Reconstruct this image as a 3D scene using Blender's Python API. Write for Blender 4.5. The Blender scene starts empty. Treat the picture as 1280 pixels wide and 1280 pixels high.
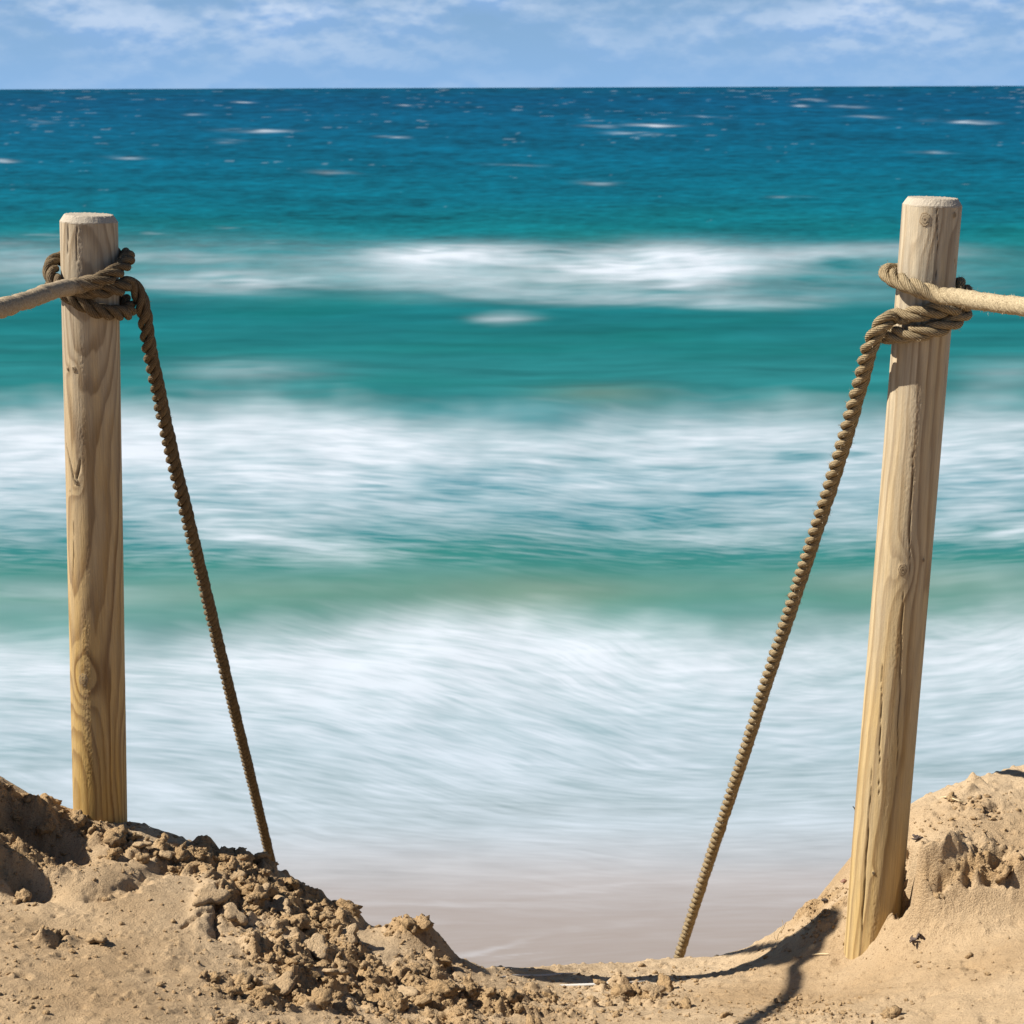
import bpy, math, random
import numpy as np
from mathutils import Vector, Matrix

random.seed(7)
RNG = np.random.RandomState(11)
scene = bpy.context.scene
COL = scene.collection

# ------------------------------------------------------------------ camera
CAM_Z = 15.0                      # lookout height above the sea (sea level z = 0)
FPX = 2200.0                      # focal length in pixels of a 1280 px frame
PITCH = math.atan((640 - 108.75) / FPX)
ROLL = math.radians(0.20)
cam_d = bpy.data.cameras.new('camera')
cam = bpy.data.objects.new('camera', cam_d)
COL.objects.link(cam)
cam_d.sensor_width = 36.0
cam_d.lens = 36.0 * FPX / 1280.0
cam_d.clip_start = 0.05
cam_d.clip_end = 200000.0
CAM_M = Matrix.Rotation(math.pi / 2 - PITCH, 3, 'X') @ Matrix.Rotation(-ROLL, 3, 'Z')
cam.matrix_world = Matrix.Translation((0, 0, CAM_Z)) @ CAM_M.to_4x4()
cam_d.dof.use_dof = True
cam_d.dof.focus_distance = 3.65
cam_d.dof.aperture_fstop = 14.0
scene.camera = cam

# ------------------------------------------------------------------ light
SUN_EL = math.radians(45)
SUN_BACK = math.radians(0.5)        # sun stands left and a little towards the sea
sun_dir = Vector((-math.cos(SUN_EL) * math.cos(SUN_BACK),
                  math.cos(SUN_EL) * math.sin(SUN_BACK), math.sin(SUN_EL)))
sun_d = bpy.data.lights.new('sun', 'SUN')
sun_d.energy = 5.0
sun_d.angle = math.radians(0.53)
sun_d.color = (1.0, 0.93, 0.82)
sun = bpy.data.objects.new('sun', sun_d)
sun.rotation_euler = sun_dir.to_track_quat('Z', 'Y').to_euler()
sun.location = sun_dir * 40
COL.objects.link(sun)

vs = scene.view_settings
vs.view_transform = 'Standard'
vs.look = 'None'
vs.exposure = 0.82
vs.gamma = 1.0
vs.use_curve_mapping = False


class NT:
    """short hand for node trees"""
    def __init__(self, tree):
        self.t = tree
        tree.nodes.clear()

    def n(self, typ, **kw):
        nd = self.t.nodes.new(typ)
        for k, v in kw.items():
            if k.startswith('i_'):
                nd.inputs[k[2:].replace('_', ' ')].default_value = v
            else:
                setattr(nd, k, v)
        return nd

    def l(self, a, b):
        self.t.links.new(a, b)

    def math(self, op, a, b=None, clamp=False):
        nd = self.t.nodes.new('ShaderNodeMath')
        nd.operation = op
        nd.use_clamp = clamp
        for k, v in enumerate((a, b)):
            if v is None:
                continue
            if isinstance(v, (int, float)):
                nd.inputs[k].default_value = v
            else:
                self.l(v, nd.inputs[k])
        return nd.outputs[0]

    def mix(self, fac, a, b, blend='MIX'):
        nd = self.t.nodes.new('ShaderNodeMix')
        nd.data_type = 'RGBA'
        nd.blend_type = blend
        for k, v in ((0, fac), (6, a), (7, b)):
            if isinstance(v, (int, float)):
                nd.inputs[k].default_value = v
            elif isinstance(v, (tuple, list)):
                nd.inputs[k].default_value = (*v[:3], 1.0)
            else:
                self.l(v, nd.inputs[k])
        return nd.outputs[2]

    def ramp(self, fac, stops, interp='LINEAR'):
        nd = self.t.nodes.new('ShaderNodeValToRGB')
        nd.color_ramp.interpolation = interp
        el = nd.color_ramp.elements
        while len(el) < len(stops):
            el.new(0.5)
        for e, (p, c) in zip(el, stops):
            e.position = p
            e.color = (*c, 1.0) if len(c) == 3 else c
        self.l(fac, nd.inputs[0])
        return nd.outputs[0]

    def noise(self, vec, scale, detail=3.0, rough=0.5, dist=0.0):
        nd = self.t.nodes.new('ShaderNodeTexNoise')
        nd.inputs['Scale'].default_value = scale
        nd.inputs['Detail'].default_value = detail
        nd.inputs['Roughness'].default_value = rough
        nd.inputs['Distortion'].default_value = dist
        if vec is not None:
            self.l(vec, nd.inputs['Vector'])
        return nd.outputs[0]

    def mapping(self, vec, scale=(1, 1, 1), loc=(0, 0, 0), rot=(0, 0, 0)):
        nd = self.t.nodes.new('ShaderNodeMapping')
        nd.inputs['Scale'].default_value = scale
        nd.inputs['Location'].default_value = loc
        nd.inputs['Rotation'].default_value = rot
        self.l(vec, nd.inputs['Vector'])
        return nd.outputs[0]


# ------------------------------------------------------------------ sky
world = bpy.data.worlds.new('World')
scene.world = world
world.use_nodes = True
w = NT(world.node_tree)
sky = w.n('ShaderNodeTexSky')
sky.sky_type = 'NISHITA'
sky.sun_disc = False
sky.sun_elevation = SUN_EL
sky.sun_rotation = math.radians(-90) + SUN_BACK
sky.altitude = 0
sky.air_density = 1.0
sky.dust_density = 0.3
sky.ozone_density = 3.0
tc = w.n('ShaderNodeTexCoord')
sep = w.n('ShaderNodeSeparateXYZ')
w.l(tc.outputs['Generated'], sep.inputs[0])
dirv = tc.outputs['Generated']
c1 = w.noise(w.mapping(dirv, (19, 19, 44), (3.3, 1.7, 0.2)), 1.0, 6.0, 0.54, 0.0)
c1b = w.noise(w.mapping(dirv, (19, 19, 44), (3.3, 1.7, 0.42)), 1.0, 6.0, 0.54, 0.0)      # the same bank sampled a little higher up
c2 = w.noise(w.mapping(dirv, (5, 5, 34), (8.1, 4.2, 2)), 1.0, 3.0, 0.45, 0.0)
cl = w.math('ADD', w.math('MULTIPLY', c1, 0.75), w.math('MULTIPLY', c2, 0.45))
cov = w.n('ShaderNodeMapRange')
cov.inputs['From Min'].default_value = 0.48
cov.inputs['From Max'].default_value = 0.74
w.l(cl, cov.inputs['Value'])
bank = w.n('ShaderNodeMapRange')           # a bank of cloud lies over the horizon; thinned overhead to hold down the fill light
bank.inputs['From Min'].default_value = 0.08
bank.inputs['From Max'].default_value = 0.35
bank.inputs['To Min'].default_value = 0.85
bank.inputs['To Max'].default_value = 0.25
w.l(sep.outputs[2], bank.inputs['Value'])
low = w.n('ShaderNodeMapRange')            # and thins to clear air just above the sea
low.inputs['From Min'].default_value = 0.008
low.inputs['From Max'].default_value = 0.044
low.inputs['To Min'].default_value = 0.22
w.l(sep.outputs[2], low.inputs['Value'])
dens = w.math('MULTIPLY', w.math('MULTIPLY', cov.outputs[0], low.outputs[0]), bank.outputs[0], True)
# blue sky colour: dimmed overhead to lower the fill light, slightly violet-blue towards the horizon
bluesky = w.mix(1.0, sky.outputs[0], (0.32, 0.40, 0.52), 'MULTIPLY')
hz = w.n('ShaderNodeMapRange')
hz.inputs['From Min'].default_value = 0.0
hz.inputs['From Max'].default_value = 0.16
hz.inputs['To Min'].default_value = 1.0
hz.inputs['To Max'].default_value = 0.0
w.l(sep.outputs[2], hz.inputs['Value'])
bluesky = w.mix(w.math('MULTIPLY', hz.outputs[0], 0.8), bluesky, (3.4, 6.3, 10.6))
base = w.math('ADD', 0.5, w.math('MULTIPLY', w.math('SUBTRACT', c1, c1b), 2.0))     # sunlit tops, greyer undersides
ccol = w.mix(w.ramp(base, [(0.36, (0, 0, 0)), (0.62, (1, 1, 1))]), (3.2, 5.4, 9.3), (7.0, 8.4, 10.6))
skycol = w.mix(dens, bluesky, ccol)
bg = w.n('ShaderNodeBackground')
bg.inputs['Strength'].default_value = 0.05
w.l(skycol, bg.inputs[0])
wo = w.n('ShaderNodeOutputWorld')
w.l(bg.outputs[0], wo.inputs[0])

# ------------------------------------------------------------------ helpers
CAMN = np.array(CAM_M)


def P(px, py, fwd):
    """world point seen at pixel (px, py) of the 1280 frame at ground distance fwd"""
    d = CAMN @ np.array([(px - 640) / FPX, (640 - py) / FPX, -1.0])
    d = d * (fwd / d[1])
    return np.array([d[0], d[1], d[2] + CAM_Z])


def proj(x, y, z):
    q = np.stack([x, y, z - CAM_Z], -1) @ CAMN
    return 640 + FPX * q[..., 0] / -q[..., 2], 640 - FPX * q[..., 1] / -q[..., 2]


def lerp(a, b, t):
    return a + (b - a) * t


def sm(a, b, x):
    t = np.clip((x - a) / (b - a), 0, 1)
    return t * t * (3 - 2 * t)


def _hash(ix, iy, seed):
    with np.errstate(over='ignore'):
        h = (ix.astype(np.int64) * 374761393 + iy.astype(np.int64) * 668265263
             + seed * 1442695041) & 0xFFFFFFFF
        h = ((h ^ (h >> 13)) * 1274126177) & 0xFFFFFFFF
        h = ((h ^ (h >> 16)) * 2246822519) & 0xFFFFFFFF
        return (h ^ (h >> 15)) & 0xFFFFFFFF


def perlin(x, y, seed=0):
    x0 = np.floor(x); y0 = np.floor(y)
    fx = x - x0; fy = y - y0
    ix = x0.astype(np.int64); iy = y0.astype(np.int64)
    u = fx ** 3 * (fx * (fx * 6 - 15) + 10); v = fy ** 3 * (fy * (fy * 6 - 15) + 10)

    def g(dx, dy):
        a = _hash(ix + dx, iy + dy, seed) * (2 * math.pi / 4294967296.0)
        return np.cos(a) * (fx - dx) + np.sin(a) * (fy - dy)
    return lerp(lerp(g(0, 0), g(1, 0), u), lerp(g(0, 1), g(1, 1), u), v) * 1.5


def fbm(x, y, seed=0, octv=4, gain=0.5):
    s = 0; a = 1; t = 0
    for k in range(octv):
        s = s + a * perlin(x * 2 ** k + k * 17.3, y * 2 ** k - k * 9.1, seed + k)
        t += a; a *= gain
    return s / t


def worley(x, y, seed=0, jit=0.9):
    ix = np.floor(x).astype(np.int64); iy = np.floor(y).astype(np.int64)
    best = np.full(x.shape, 9.0); rid = np.zeros(x.shape)
    sec = np.full(x.shape, 9.0)
    for dx in (-1, 0, 1):
        for dy in (-1, 0, 1):
            h = _hash(ix + dx, iy + dy, seed)
            px = ix + dx + 0.5 + jit * ((h & 0xFFFF) / 65536.0 - 0.5)
            py = iy + dy + 0.5 + jit * ((h >> 16) / 65536.0 - 0.5)
            d = np.hypot(x - px, y - py)
            m = d < best
            sec = np.where(m, best, np.minimum(sec, d))
            rid = np.where(m, ((h * 2654435761) & 0xFFFF) / 65536.0, rid)
            best = np.where(m, d, best)
    return best, sec, rid


def raw_mesh(name, verts, faces, smooth=True):
    """verts (N,3) array, faces (M,3|4) int array"""
    verts = np.ascontiguousarray(verts, np.float32).reshape(-1, 3)
    faces = np.ascontiguousarray(faces, np.int32)
    k = faces.shape[1]
    me = bpy.data.meshes.new(name)
    me.vertices.add(len(verts)); me.vertices.foreach_set('co', verts.ravel())
    me.loops.add(faces.size); me.loops.foreach_set('vertex_index', faces.ravel())
    me.polygons.add(len(faces))
    me.polygons.foreach_set('loop_start', np.arange(0, faces.size, k, dtype=np.int32))
    me.polygons.foreach_set('loop_total', np.full(len(faces), k, np.int32))
    me.polygons.foreach_set('use_smooth', np.full(len(faces), smooth, bool))
    me.update(calc_edges=True)
    return me


def grid_faces(r, c, cyc=False):
    i = np.arange(r - 1)[:, None]; j = np.arange(c if cyc else c - 1)[None, :]
    j2 = (j + 1) % c
    a = i * c + j; b = i * c + j2; d = (i + 1) * c + j2; e = (i + 1) * c + j
    return np.stack([a, b, d, e], -1).reshape(-1, 4)


def set_col(me, col, name='Col'):
    at = me.attributes.new(name, 'FLOAT_COLOR', 'POINT')
    c = np.ones((len(me.vertices), 4), np.float32)
    c[:, :3] = np.asarray(col).reshape(-1, 3)
    at.data.foreach_set('color', c.ravel())


def set_f(me, val, name):
    at = me.attributes.new(name, 'FLOAT', 'POINT')
    at.data.foreach_set('value', np.ascontiguousarray(val, np.float32).ravel())


def obj(name, me, m, parent=None):
    o = bpy.data.objects.new(name, me)
    COL.objects.link(o)
    if m is not None and not me.materials:
        me.materials.append(m)
    if parent is not None:
        o.parent = parent
    return o


def tag(o, label=None, cat=None, group=None, kind=None):
    for k, v in (('label', label), ('category', cat), ('group', group), ('kind', kind)):
        if v:
            o[k] = v
    return o


def thing(name, loc, label, cat, group=None):
    o = bpy.data.objects.new(name, None)
    o.empty_display_size = 0.1
    o.location = loc
    COL.objects.link(o)
    return tag(o, label, cat, group)


def srgb(r, g, b):
    f = lambda c: c / 12.92 if c <= 0.04045 else ((c + 0.055) / 1.055) ** 2.4
    return np.array([f(r / 255), f(g / 255), f(b / 255)])


def material(name):
    m = bpy.data.materials.new(name)
    m.use_nodes = True
    t = NT(m.node_tree)
    out = t.n('ShaderNodeOutputMaterial')
    b = t.n('ShaderNodeBsdfPrincipled')
    t.l(b.outputs[0], out.inputs[0])
    return m, t, b


# ------------------------------------------------------------------ materials
def mat_sand():
    m, t, b = material('sand')
    at = t.n('ShaderNodeAttribute', attribute_name='damp')
    o = t.n('ShaderNodeNewGeometry').outputs['Position']
    big = t.noise(o, 2.2, 4, 0.55)
    mid = t.noise(o, 14.0, 4, 0.6)
    grain = t.noise(o, 330.0, 3, 0.75)
    dry = t.mix(t.ramp(big, [(0.34, (0, 0, 0)), (0.66, (1, 1, 1))]), (0.357, 0.250, 0.143), (0.472, 0.357, 0.229))
    wet = t.mix(mid, (0.340, 0.218, 0.106), (0.425, 0.298, 0.164))
    f = t.math('ADD', at.outputs['Fac'], t.math('MULTIPLY', t.math('SUBTRACT', mid, 0.5), 0.7), True)
    c = t.mix(f, dry, wet)
    spk = t.ramp(grain, [(0.30, (0.55, 0.51, 0.47)), (0.46, (1, 1, 1)), (0.62, (1, 1, 1)), (0.78, (1.22, 1.2, 1.16))])
    c = t.mix(1.0, c, spk, 'MULTIPLY')
    c = t.mix(1.0, c, t.ramp(t.noise(o, 170.0, 2, 0.6), [(0.27, (0.48, 0.43, 0.39)), (0.38, (1, 1, 1)), (0.66, (1, 1, 1)), (0.76, (1.18, 1.16, 1.12))]), 'MULTIPLY')
    t.l(c, b.inputs['Base Color'])
    b.inputs['Roughness'].default_value = 0.95
    b.inputs['Specular IOR Level'].default_value = 0.15
    bp = t.n('ShaderNodeBump')
    bp.inputs['Strength'].default_value = 0.9
    bp.inputs['Distance'].default_value = 0.005
    fine = t.math('ADD', t.math('MULTIPLY', grain, 0.8), t.math('MULTIPLY', t.noise(o, 190.0, 3, 0.6), 0.7))
    lumpy = t.math('MULTIPLY', t.noise(o, 95.0, 4, 0.65), t.math('MULTIPLY', at.outputs['Fac'], 1.6))
    t.l(t.math('ADD', fine, lumpy), bp.inputs['Height'])
    t.l(bp.outputs[0], b.inputs['Normal'])
    return m


def mat_wood(name, end=False):
    m, t, b = material(name)
    at = t.n('ShaderNodeAttribute', attribute_name='Col')
    tc = t.n('ShaderNodeTexCoord')
    o = tc.outputs['Object']
    fib = t.noise(t.mapping(o, (1, 1, 0.03) if not end else (1, 1, 1)), 420.0, 3, 0.6)
    torn = t.noise(t.mapping(o, (1, 1, 0.35)), 120.0, 4, 0.7)
    c = t.mix(1.0, at.outputs['Color'], t.ramp(fib, [(0.3, (0.86, 0.85, 0.83)), (0.7, (1.08, 1.08, 1.08))]), 'MULTIPLY')
    t.l(c, b.inputs['Base Color'])
    b.inputs['Roughness'].default_value = 0.75
    b.inputs['Specular IOR Level'].default_value = 0.25
    bp = t.n('ShaderNodeBump')
    bp.inputs['Strength'].default_value = 0.5 if not end else 0.9
    bp.inputs['Distance'].default_value = 0.002
    t.l(t.math('ADD', t.math('MULTIPLY', fib, 0.5), torn), bp.inputs['Height'])
    t.l(bp.outputs[0], b.inputs['Normal'])
    return m


def mat_rope(name, c0, c1, pale):
    m, t, b = material(name)
    su = t.n('ShaderNodeAttribute', attribute_name='su').outputs['Fac']
    sv = t.n('ShaderNodeAttribute', attribute_name='sv').outputs['Fac']
    tc = t.n('ShaderNodeTexCoord')
    o = tc.outputs['Object']
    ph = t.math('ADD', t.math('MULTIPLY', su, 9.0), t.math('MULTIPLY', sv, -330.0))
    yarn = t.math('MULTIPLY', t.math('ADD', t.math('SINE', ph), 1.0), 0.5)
    wn = t.n('ShaderNodeAttribute', attribute_name='lit_smooth').outputs['Fac']
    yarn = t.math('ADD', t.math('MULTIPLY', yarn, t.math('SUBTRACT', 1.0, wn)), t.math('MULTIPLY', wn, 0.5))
    nz = t.noise(o, 260.0, 4, 0.7)
    big = t.noise(o, 14.0, 4, 0.65)
    c = t.mix(big, c0, c1)
    c = t.mix(t.n('ShaderNodeAttribute', attribute_name='lit_smooth').outputs['Fac'], c, pale)  # near run blended paler: sunlight put into the colour
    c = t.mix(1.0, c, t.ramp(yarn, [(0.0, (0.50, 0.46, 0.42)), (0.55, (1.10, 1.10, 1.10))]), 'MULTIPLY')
    c = t.mix(1.0, c, t.ramp(nz, [(0.3, (0.55, 0.52, 0.48)), (0.7, (1.25, 1.25, 1.25))]), 'MULTIPLY')
    t.l(c, b.inputs['Base Color'])
    b.inputs['Roughness'].default_value = 0.9
    b.inputs['Specular IOR Level'].default_value = 0.15
    bp = t.n('ShaderNodeBump')
    bp.inputs['Strength'].default_value = 0.55
    bp.inputs['Distance'].default_value = 0.0025
    t.l(t.math('ADD', t.math('MULTIPLY', yarn, 0.7), nz), bp.inputs['Height'])
    t.l(bp.outputs[0], b.inputs['Normal'])
    return m


def mat_plain(name, c0, c1, scale=60.0, rough=0.8):
    m, t, b = material(name)
    tc = t.n('ShaderNodeTexCoord')
    nz = t.noise(tc.outputs['Object'], scale, 4, 0.6)
    t.l(t.mix(nz, c0, c1), b.inputs['Base Color'])
    b.inputs['Roughness'].default_value = rough
    bp = t.n('ShaderNodeBump')
    bp.inputs['Strength'].default_value = 0.4
    bp.inputs['Distance'].default_value = 0.002
    t.l(nz, bp.inputs['Height'])
    t.l(bp.outputs[0], b.inputs['Normal'])
    return m


def mat_sea():
    m, t, b = material('sea_water')
    out = b.outputs[0].links[0].to_node
    t.t.nodes.remove(b)
    at = t.n('ShaderNodeAttribute', attribute_name='Col')
    fo = t.n('ShaderNodeAttribute', attribute_name='foam')
    fc = t.n('ShaderNodeAttribute', attribute_name='FoamCol')
    fi = t.n('ShaderNodeAttribute', attribute_name='fine')
    na = t.noise(t.n('ShaderNodeAttribute', attribute_name='drift_a').outputs['Color'], 1.0, 3.0, 0.6)
    nb = t.noise(t.n('ShaderNodeAttribute', attribute_name='drift_b').outputs['Color'], 1.0, 3.0, 0.6)
    wisp = t.math('ADD', t.math('MULTIPLY', t.math('SUBTRACT', na, 0.5), 0.75), t.math('MULTIPLY', t.math('SUBTRACT', nb, 0.5), 0.85))
    cov = t.math('ADD', fo.outputs['Fac'], t.math('MULTIPLY', wisp, fi.outputs['Fac']), True)
    df = t.n('ShaderNodeBsdfDiffuse')
    t.l(t.mix(cov, at.outputs['Color'], fc.outputs['Color']), df.inputs['Color'])
    gl = t.n('ShaderNodeBsdfGlossy')
    gl.inputs['Roughness'].default_value = 0.35
    mx = t.n('ShaderNodeMixShader')          # wind-roughened water: the facets in view mirror little of the sky
    t.l(t.math('MULTIPLY', t.math('SUBTRACT', 1.0, fo.outputs['Fac'], True), 0.028), mx.inputs[0])
    t.l(df.outputs[0], mx.inputs[1])
    t.l(gl.outputs[0], mx.inputs[2])
    t.l(mx.outputs[0], out.inputs[0])
    return m


M_SAND = mat_sand()
M_WOOD = mat_wood('pine_wood')
M_END = mat_wood('pine_end_grain', True)
M_SEA = mat_sea()


# ------------------------------------------------------------------ sea
def build_sea():
    tilt_c, tilt_s = math.cos(PITCH), math.sin(PITCH)

    def v_to_y(v):                                   # frame row -> distance of the water there
        r = (640 - v) / FPX
        dn = (tilt_s - r * tilt_c) / (tilt_c + r * tilt_s)
        return CAM_Z / np.maximum(dn, CAM_Z / 45000.0)
    v = np.concatenate([[108.4], np.arange(109.4, 150, 0.75), np.arange(150, 400, 1.25), np.arange(400, 1262, 1.7)])
    ys = v_to_y(v)
    tx = np.concatenate([-np.geomspace(8, 0.37, 22), np.arange(-0.355, 0.3551, 1.95 / FPX), np.geomspace(0.37, 8, 22)])
    X = ys[:, None] * tx[None, :]
    Y = np.repeat(ys[:, None], len(tx), 1)
    U, V = proj(X, Y, np.zeros_like(X))
    V = np.repeat(v[:, None], len(tx), 1)
    U = 640 + (U - 640)
    U = np.clip(U, -900, 2200)

    def I(pts):                                      # smooth curve through the points
        g = np.arange(-1200, 2500, 4.0)
        v_ = np.interp(g, [p[0] for p in pts], [p[1] for p in pts])
        kx = np.exp(-(np.arange(-24, 25) * 4.0 / 34.0) ** 2); kx /= kx.sum()
        v_ = np.convolve(np.pad(v_, 24, mode='edge'), kx, mode='valid')
        return np.interp(U, g, v_)
    # long wisps: noise drawn out along the drift of the foam
    drift = np.interp(V, [420, 640, 780, 860, 960, 1060, 1150, 1200], [0.02, 0.10, 0.16, 0.27, 0.34, 0.10, 0.02, -0.2])
    drift = drift * np.interp(U, [-200, 150, 450, 800, 1100, 1300], [0.4, 0.6, 1.0, 1.0, 0.6, 0.4])
    warp = 13 * fbm(U / 260, V / 90, 3, 3)
    T = V - drift * (U - 500) + warp
    s1 = fbm(U / 230, T / 17, 21, 3, 0.6)
    s2 = fbm(U / 110, T / 7.0, 33, 2, 0.6)
    s3 = perlin(U / 60, T / 4.2, 41)
    s0 = fbm(U / 330, T / 55, 27, 3, 0.5)
    T2 = V - (0.55 * drift - 0.03) * (U - 300) - 0.6 * warp
    s4 = fbm(U / 150 + 9, T2 / 8.0, 45, 2, 0.6)
    s5 = fbm(U / 75 - 4, T2 / 30.0, 47, 3, 0.55)
    mist = fbm(U / 240 + 2, V / 46, 49, 4, 0.5)
    rag = np.clip(0.55 + 1.6 * fbm(U / 130, T / 40, 55, 2), 0.1, 1.3)
    streak = 0.34 * s1 + rag * (0.22 * s2 + 0.15 * s3 + 0.24 * s4) + 0.20 * s5 + 0.30 * s0 + 0.24 * mist

    # far breaker
    def patch(cx, cy, hw, hh, soft=1.6):
        d = ((U - cx) / hw) ** 2 + ((V - cy - 5 * s1) / hh) ** 2
        return np.exp(-d ** soft)
    wob1 = 7 * fbm(U / 60, V / 40, 8, 3)
    f1 = 0.85 * patch(575, 318, 110, 13, 1.2) + 0.95 * patch(845, 331, 140, 23, 1.3) + 0.34 * patch(650, 345, 250, 22)
    f1 += 0.40 * patch(270, 352, 120, 12) + 0.17 * patch(250, 330, 260, 34) + 0.2 * patch(200, 322, 90, 8) + 0.28 * patch(1090, 318, 120, 12)
    f1 += 0.30 * patch(800, 372, 260, 10) + 0.32 * patch(635, 397, 42, 7) + 0.22 * patch(20, 330, 90, 30)
    f1 += 0.10 * patch(1000, 345, 320, 34) + 0.22 * patch(930, 383, 90, 6)
    f1 *= np.clip(1.0 + 1.7 * streak, 0.1, 1.5)
    # second breaker: ragged upper edge, slow fade shorewards
    e2 = I([(-900, 488), (0, 488), (150, 488), (230, 490), (300, 482), (390, 487), (480, 500), (600, 508), (690, 515), (760, 506),
            (830, 495), (930, 490), (1000, 496), (1100, 504), (1190, 488), (1280, 488), (2200, 490)])
    e2s = e2
    e2 = e2 + 14 + 13 * fbm(U / 120 + 3, V / 45, 5, 3) + 7 * s1 + 5 * s2
    a2 = sm(-12, 40, V - e2)
    fade2 = I([(-900, 600), (0, 600), (300, 620), (500, 600), (640, 585), (800, 570), (1000, 560), (1280, 570), (2200, 580)])
    d2 = 1 - sm(0, 130, V - fade2) * 0.86
    cover2 = np.interp(U, [-200, 100, 450, 700, 900, 1280], [.94, .94, .90, .76, .66, .74])  # foam cover, thinner towards the right
    f2 = a2 * d2 * np.clip(cover2 * np.interp(V, [480, 540, 585, 640, 680], [1.0, .97, .76, .52, .36]) + 0.95 * streak * sm(490, 570, V), 0, 1.1)
    # spray standing over the crest
    f2 += 0.38 * np.exp(-(((U - 310) / 85) ** 2 + ((V - 474) / 16) ** 2)) * (0.7 + streak)
    f2 += 0.30 * np.exp(-(((U - 1255) / 60) ** 2 + ((V - 478) / 18) ** 2)) * (0.7 + streak)
    f2 = np.clip(f2, 0, 1.05)
    # trough with diagonal wisps
    tr = 0.40 * np.exp(-((V - (650 + 0.20 * (U - 200))) / 16) ** 2) * sm(150, 260, U) * (1 - sm(430, 560, U))
    tr += 0.35 * np.exp(-((V - 672) / 14) ** 2) * sm(560, 900, U) + 0.30 * np.exp(-((V - 655) / 20) ** 2) * sm(850, 1000, U)
    tr *= np.clip(0.8 + 1.5 * streak, 0, 1.4)
    # shore break
    e3 = I([(-900, 765), (0, 768), (90, 782), (160, 790), (250, 776), (350, 764), (450, 752), (550, 742), (620, 738), (700, 748),
            (800, 763), (900, 774), (1000, 768), (1100, 758), (1280, 742), (2200, 740)])
    e3s = e3
    e3 = e3 + 16 + 14 * fbm(U / 130 + 5, V / 45, 15, 3) + 8 * s1 + 5 * s2
    a3 = sm(-16, 44, V - e3)
    d3 = I([(-900, .85), (0, .80), (200, .93), (500, .96), (800, .93), (1000, .84), (1280, .80), (2200, .8)])
    d3 = d3 * np.interp(V, [780, 830, 900, 1000, 1060, 1100, 1135, 1170, 1260], [.95, .92, .76, .70, .68, .50, .20, .08, .05])
    f3 = a3 * d3 + np.clip(1.15 * streak, -0.55, 0.5) * a3 * np.interp(V, [760, 840, 950, 1050, 1120, 1200], [.5, .62, .72, .5, .22, .12])
    f3 += 0.35 * np.exp(-(((U - 40) / 190) ** 2 + ((V - 755) / 22) ** 2)) * (0.8 + streak)
    f3 += 0.28 * np.exp(-(((U - 1180) / 180) ** 2 + ((V - 735) / 20) ** 2)) * (0.8 + streak)
    # lacy edges of the run-up
    for (cx, cy, k, wd, a) in ((560, 1130, 0.02, 150, .32), (780, 1108, -0.05, 160, .22), (600, 1190, -0.22, 60, .5), (640, 1196, -0.12, 40, .4), (500, 1150, 0.05, 90, .2), (720, 1160, -0.1, 120, .14), (880, 1175, 0.06, 90, .14), (930, 1130, 0.0, 140, .18)):
        ln = np.exp(-((V - cy - k * (U - cx) - 8 * s2 - 7 * s1) / 3.2) ** 2) * np.exp(-((U - cx) / wd) ** 2)
        f3 += a * ln
    foam = np.maximum(f1, np.maximum(f2 + tr * (1 - a3), f3 * a3 + np.maximum(f3, 0) * (1 - a3)))
    # whitecaps on the open sea
    ca = fbm(U / 30, V / 1.9, 51, 3, 0.6) + 0.35 * fbm(U / 150, V / 14, 52, 2)
    thr = np.interp(V, [108, 125, 170, 230, 300, 420], [0.36, 0.40, 0.46, 0.58, 0.70, 0.9])
    caps = np.clip((ca - thr) * 1.2, 0, 0.15) * (V < 430)
    for (cx, cy, hw, hh, a) in ((325, 162, 32, 2.2, .9), (815, 157, 26, 2.2, 1.0), (752, 158, 18, 1.8, .8), (788, 167, 22, 2, .8), (305, 126, 10, 1.6, .9),
                                (367, 137, 14, 1.5, .8), (490, 171, 16, 1.8, .7), (1012, 126, 12, 1.6, .8), (1205, 154, 32, 2, .7), (990, 249, 18, 2.5, .8),
                                (748, 228, 20, 3, .35), (505, 131, 8, 1.4, .7), (245, 142, 10, 1.4, .6), (55, 293, 26, 5, .45), (355, 302, 24, 3, .45), (182, 291, 26, 3, .4),
                                (1082, 147, 18, 1.6, .5), (160, 195, 20, 2, .4), (640, 206, 30, 2, .25), (1165, 192, 20, 2, .4), (40, 150, 20, 2, .4), (415, 215, 22, 3, .35),
                                (300, 283, 22, 2, .3), (1000, 133, 8, 1.4, .6), (880, 147, 20, 1.5, .4), (1060, 134, 16, 1.4, .6), (290, 175, 16, 2, .5), (5, 198, 14, 2, .6)):
        caps = np.maximum(caps, 0.68 * a * np.exp(-(((U - cx) / hw) ** 2 + ((V - cy - 2.5 * s3 - 0.03 * (U - cx)) / (0.66 * hh)) ** 2)) * np.clip(0.75 + 2.2 * s3 + 1.2 * s2, .05, 1.2))
    foam = np.clip(np.maximum(foam, caps), 0, 1)

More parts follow.
